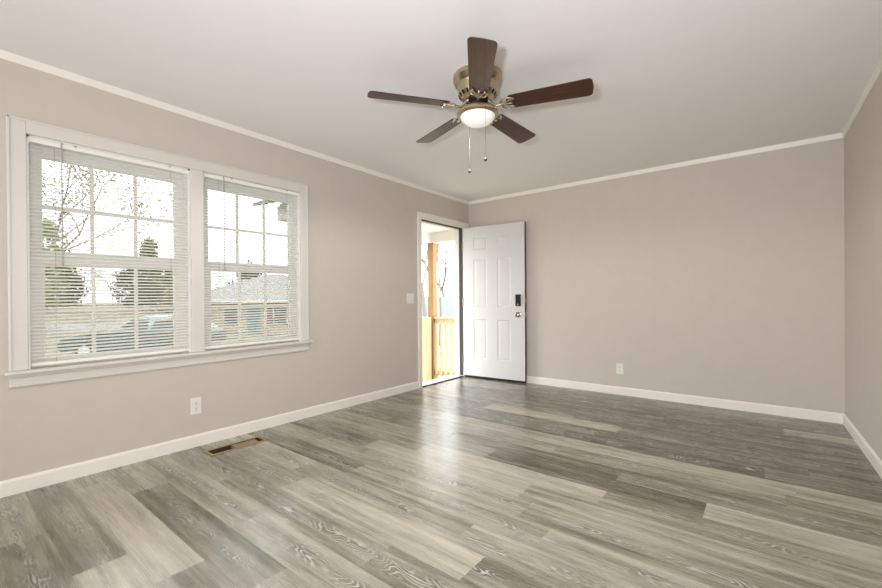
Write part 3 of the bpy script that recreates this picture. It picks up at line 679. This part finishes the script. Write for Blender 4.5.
for i, (px, dp, h, rad, lf, lb) in enumerate([(132, 66, 6.6, 2.3, LEAF_DARK, 'dark evergreen at centre of the left-hand window beyond the road'), (160, 58, 6.6, 2.3, LEAF_DARK, 'dark evergreen right of centre in the left-hand window'), (184, 50, 6.4, 2.2, LEAF_MID, 'olive evergreen at the right edge of the left-hand window'),
        (250, 60, 7.4, 2.2, LEAF_DARK, 'dark evergreen rising behind the neighbouring grey roof')]):
    x_, y_ = at(px, dp); shrub('evergreen_tree', x_, y_, h, rad, lb, 30 + i, lf, 2400, 0.26, group='evergreens beyond the road')
for i, (px, dp, h, lb) in enumerate([(96, 62, 2.3, 'grey bare tree left of centre low in the left-hand window'), (113, 78, 2.7, 'farther grey bare tree near the centre of the left-hand window'), (219, 72, 3.0, 'grey bare tree beyond the left end of the neighbouring roof')]):
    x_, y_ = at(px, dp); bare_tree(x_, y_, h, 0.11, lb, 50 + i, 5, 0.8, group='bare trees beyond the road')
x_, y_ = at(426, 15.5); bare_tree(x_, y_, 2.6, 0.11, 'bare tree seen left of the tall porch post', 61, 5, 0.6)
x_, y_ = at(439.5, 23); bare_tree(x_, y_, 5.4, 0.075, 'slender bare tree just right of the tall porch post', 62, 4, 0.45)
x_, y_ = at(449, 40); bare_tree(x_, y_, 4.4, 0.22, 'forked bare tree seen through the open door above the railing', 63, 5, 0.75)
x_, y_ = at(460, 62); bare_tree(x_, y_, 6.0, 0.22, 'bare tree at the right side of the doorway behind the jamb', 64, 5, 0.8)

# neighbouring houses
BRICK = speckled('tan_brick', (0.30, 0.255, 0.19), (0.36, 0.31, 0.235), 6, 0.9)
ROOFG = speckled('grey_roof_shingle', (0.22, 0.215, 0.215), (0.27, 0.265, 0.265), 3, 0.9)
ROOFB = speckled('blue_grey_shingle', (0.088, 0.102, 0.130), (0.112, 0.126, 0.154), 3, 0.9)
WINDK = mat('dark_window_glass', (0.05, 0.06, 0.06), 0.15)
TEAL = mat('teal_door_paint', (0.05, 0.14, 0.16), 0.5)
SHUT = mat('brown_shutter', (0.12, 0.05, 0.04), 0.7)
def house(name, px, dp, face, z0, hw, dep, wh, rise, hip, wallm, roofm, label):
    x, y = at(px, dp); r = tag(empty(name, (x, y, z0), face), label, 'house')
    mb = MB(); mb.box(-hw, hw, 0, dep, -0.6, wh); mb.build('walls', wallm, r)
    e = 0.45; mb = MB()
    mb.add([(-hw - e, -e, wh - 0.05), (hw + e, -e, wh - 0.05), (hw + e, dep + e, wh - 0.05), (-hw - e, dep + e, wh - 0.05), (-hw - e + hip, dep / 2, wh + rise), (hw + e - hip, dep / 2, wh + rise)],
           [(0, 1, 5, 4), (2, 3, 4, 5), (0, 4, 3), (1, 2, 5), (0, 3, 2, 1)]); mb.build('roof', roofm, r)
    mb = MB(); mb.box(-hw - e, hw + e, -e - 0.03, -e, wh - 0.22, wh - 0.02); mb.box(-hw - e - 0.03, -hw - e, -e, dep + e, wh - 0.22, wh - 0.02); mb.build('fascia', PWHITE, r)
    return r
ang = yaw
hs = house('brick_house', 262, 29.5, ang + 0.16, -1.45, 5.2, 8.0, 2.65, 2.0, 5.0, BRICK, ROOFG, 'low tan brick house with grey roof seen through the right-hand window')
def hw_part(nm, x0, x1, z0, z1, M, t=0.06):
    mb = MB(); mb.box(x0, x1, -t, 0.0, z0, z1); return mb.build(nm, M, hs)
hw_part('front_door', -0.95, -0.15, 0.1, 2.1, TEAL)['label'] = 'teal front door'
for x0 in (-2.6, 0.75): 
    f_ = hw_part('house_window', x0, x0 + 1.0, 0.85, 2.1, PWHITE, 0.05); mb = MB(); mb.box(x0 + 0.08, x0 + 0.92, -0.07, -0.05, 0.93, 2.02); mb.build('window_pane', WINDK, f_)
for x0 in (1.8, 0.4): hw_part('shutter', x0, x0 + 0.32, 0.85, 2.1, SHUT)
hs2 = house('blue_roofed_house', 446, 30, ang - 0.2, -2.95, 5.5, 8.0, 2.5, 1.75, 1.2, PWHITE, ROOFB, 'white house with blue-grey roof beyond the porch railing')
mb = MB(); mb.add([(0.2, -1.2, 2.3), (2.6, -1.2, 2.3), (1.4, -1.2, 3.1), (0.2, 2.2, 2.3), (2.6, 2.2, 2.3), (1.4, 2.2, 3.1)], [(0, 1, 2), (3, 5, 4), (0, 2, 5, 3), (1, 4, 5, 2), (0, 3, 4, 1)]); mb.build('gable', PWHITE, hs2)

# parked car
CARP = mat('teal_grey_car_paint', (0.075, 0.115, 0.11), 0.25, 0.3); CARL = mat('pale_teal_car_paint', (0.30, 0.38, 0.37), 0.25, 0.2)
TYRE = mat('tyre_rubber', (0.02, 0.02, 0.02), 0.8); RIM = mat('silver_wheel_rim', (0.75, 0.76, 0.77), 0.35, 0.4)
def car():
    x, y = at(146, 14.6); r = tag(empty('parked_car', (x, y, gz(x, y)), yaw), 'dark teal car with silver wheels parked on the lawn outside the left-hand window', 'car')
    # profile in local x (front at -x) and z; width along y
    body = [(-2.38, 0.36), (-2.40, 0.60), (-2.25, 0.78), (-1.30, 0.95), (-0.55, 1.02), (2.2, 1.02), (2.40, 0.92), (2.42, 0.40), (2.2, 0.28), (-2.2, 0.28)]
    mb = MB(); mb.sweep(body, (0, -0.85, 0), (0, 0.85, 0), (1, 0, 0), (0, 0, 1)); mb.build('body', CARP, r, bevel=0.05)
    cabin = [(-0.75, 1.0), (0.05, 1.42), (0.5, 1.50), (1.55, 1.48), (2.15, 1.02)]
    mb = MB(); n = len(cabin)
    vs = [(a, -0.80 + 0.10 * (b - 1.0) / 0.5, b) for a, b in cabin] + [(a, 0.80 - 0.10 * (b - 1.0) / 0.5, b) for a, b in cabin]
    mb.add(vs, [tuple(range(n)), tuple(range(2 * n - 1, n - 1, -1))] + [(i, n + i, n + i + 1, i + 1) for i in range(n - 1)]); mb.build('cabin', CARL, r, bevel=0.03)
    for x0, x1 in ((-0.38, 0.62), (0.70, 1.62)):
        mb = MB(); a0, a1 = x0 + 0.15, x1 - (0.25 if x1 > 1 else 0.0)
        z0_, z1_ = 1.05, 1.38
        yy = lambda z: -0.80 + 0.10 * (z - 1.0) / 0.5
        mb.add([(x0, yy(z0_) - 0.004, z0_), (x1, yy(z0_) - 0.004, z0_), (a1, yy(z1_) - 0.004, z1_), (a0 + 0.25 * (x0 < 0), yy(z1_) - 0.004, z1_), (x0, yy(z0_) + 0.01, z0_), (x1, yy(z0_) + 0.01, z0_), (a1, yy(z1_) + 0.01, z1_), (a0 + 0.25 * (x0 < 0), yy(z1_) + 0.01, z1_)],
               [(0, 1, 2, 3), (7, 6, 5, 4), (0, 4, 5, 1), (1, 5, 6, 2), (2, 6, 7, 3), (3, 7, 4, 0)]); mb.build('side_window', WINDK, r)
    first = None
    for wx in (-1.45, 1.45):
        for sy in (-1, 1):
            if first is None:
                mb = MB(); mb.lathe([(0.20, -0.10), (0.31, -0.10), (0.33, -0.07), (0.33, 0.07), (0.31, 0.10), (0.20, 0.10)], 28, axis='Y'); wl = mb.build('wheel', TYRE, r, smooth=True)
                mb = MB(); mb.lathe([(0.0, -0.085), (0.05, -0.095), (0.05, -0.06), (0.0, -0.06)], 16, axis='Y'); mb.lathe([(0.17, -0.105), (0.205, -0.108), (0.205, -0.05), (0.17, -0.05)], 28, axis='Y')
                for k in range(6):
                    a = 2 * pi * k / 6; d = Vector((cos(a), 0, sin(a))); tt = Vector((-sin(a), 0, cos(a)))
                    mb.obox(d * 0.11 + Vector((0, -0.085, 0)), d * 0.08, tt * 0.026, Vector((0, 0.012, 0)))
                rm = mb.build('wheel_rim', RIM, wl); first = (wl, rm)
            else:
                wl = first[0].copy(); COL.objects.link(wl); wl.parent = r; rm = first[1].copy(); COL.objects.link(rm); rm.parent = wl
            wl.location = (wx, sy * 0.78, 0.33); wl.rotation_euler = (0, 0, 0 if sy < 0 else pi)
car()
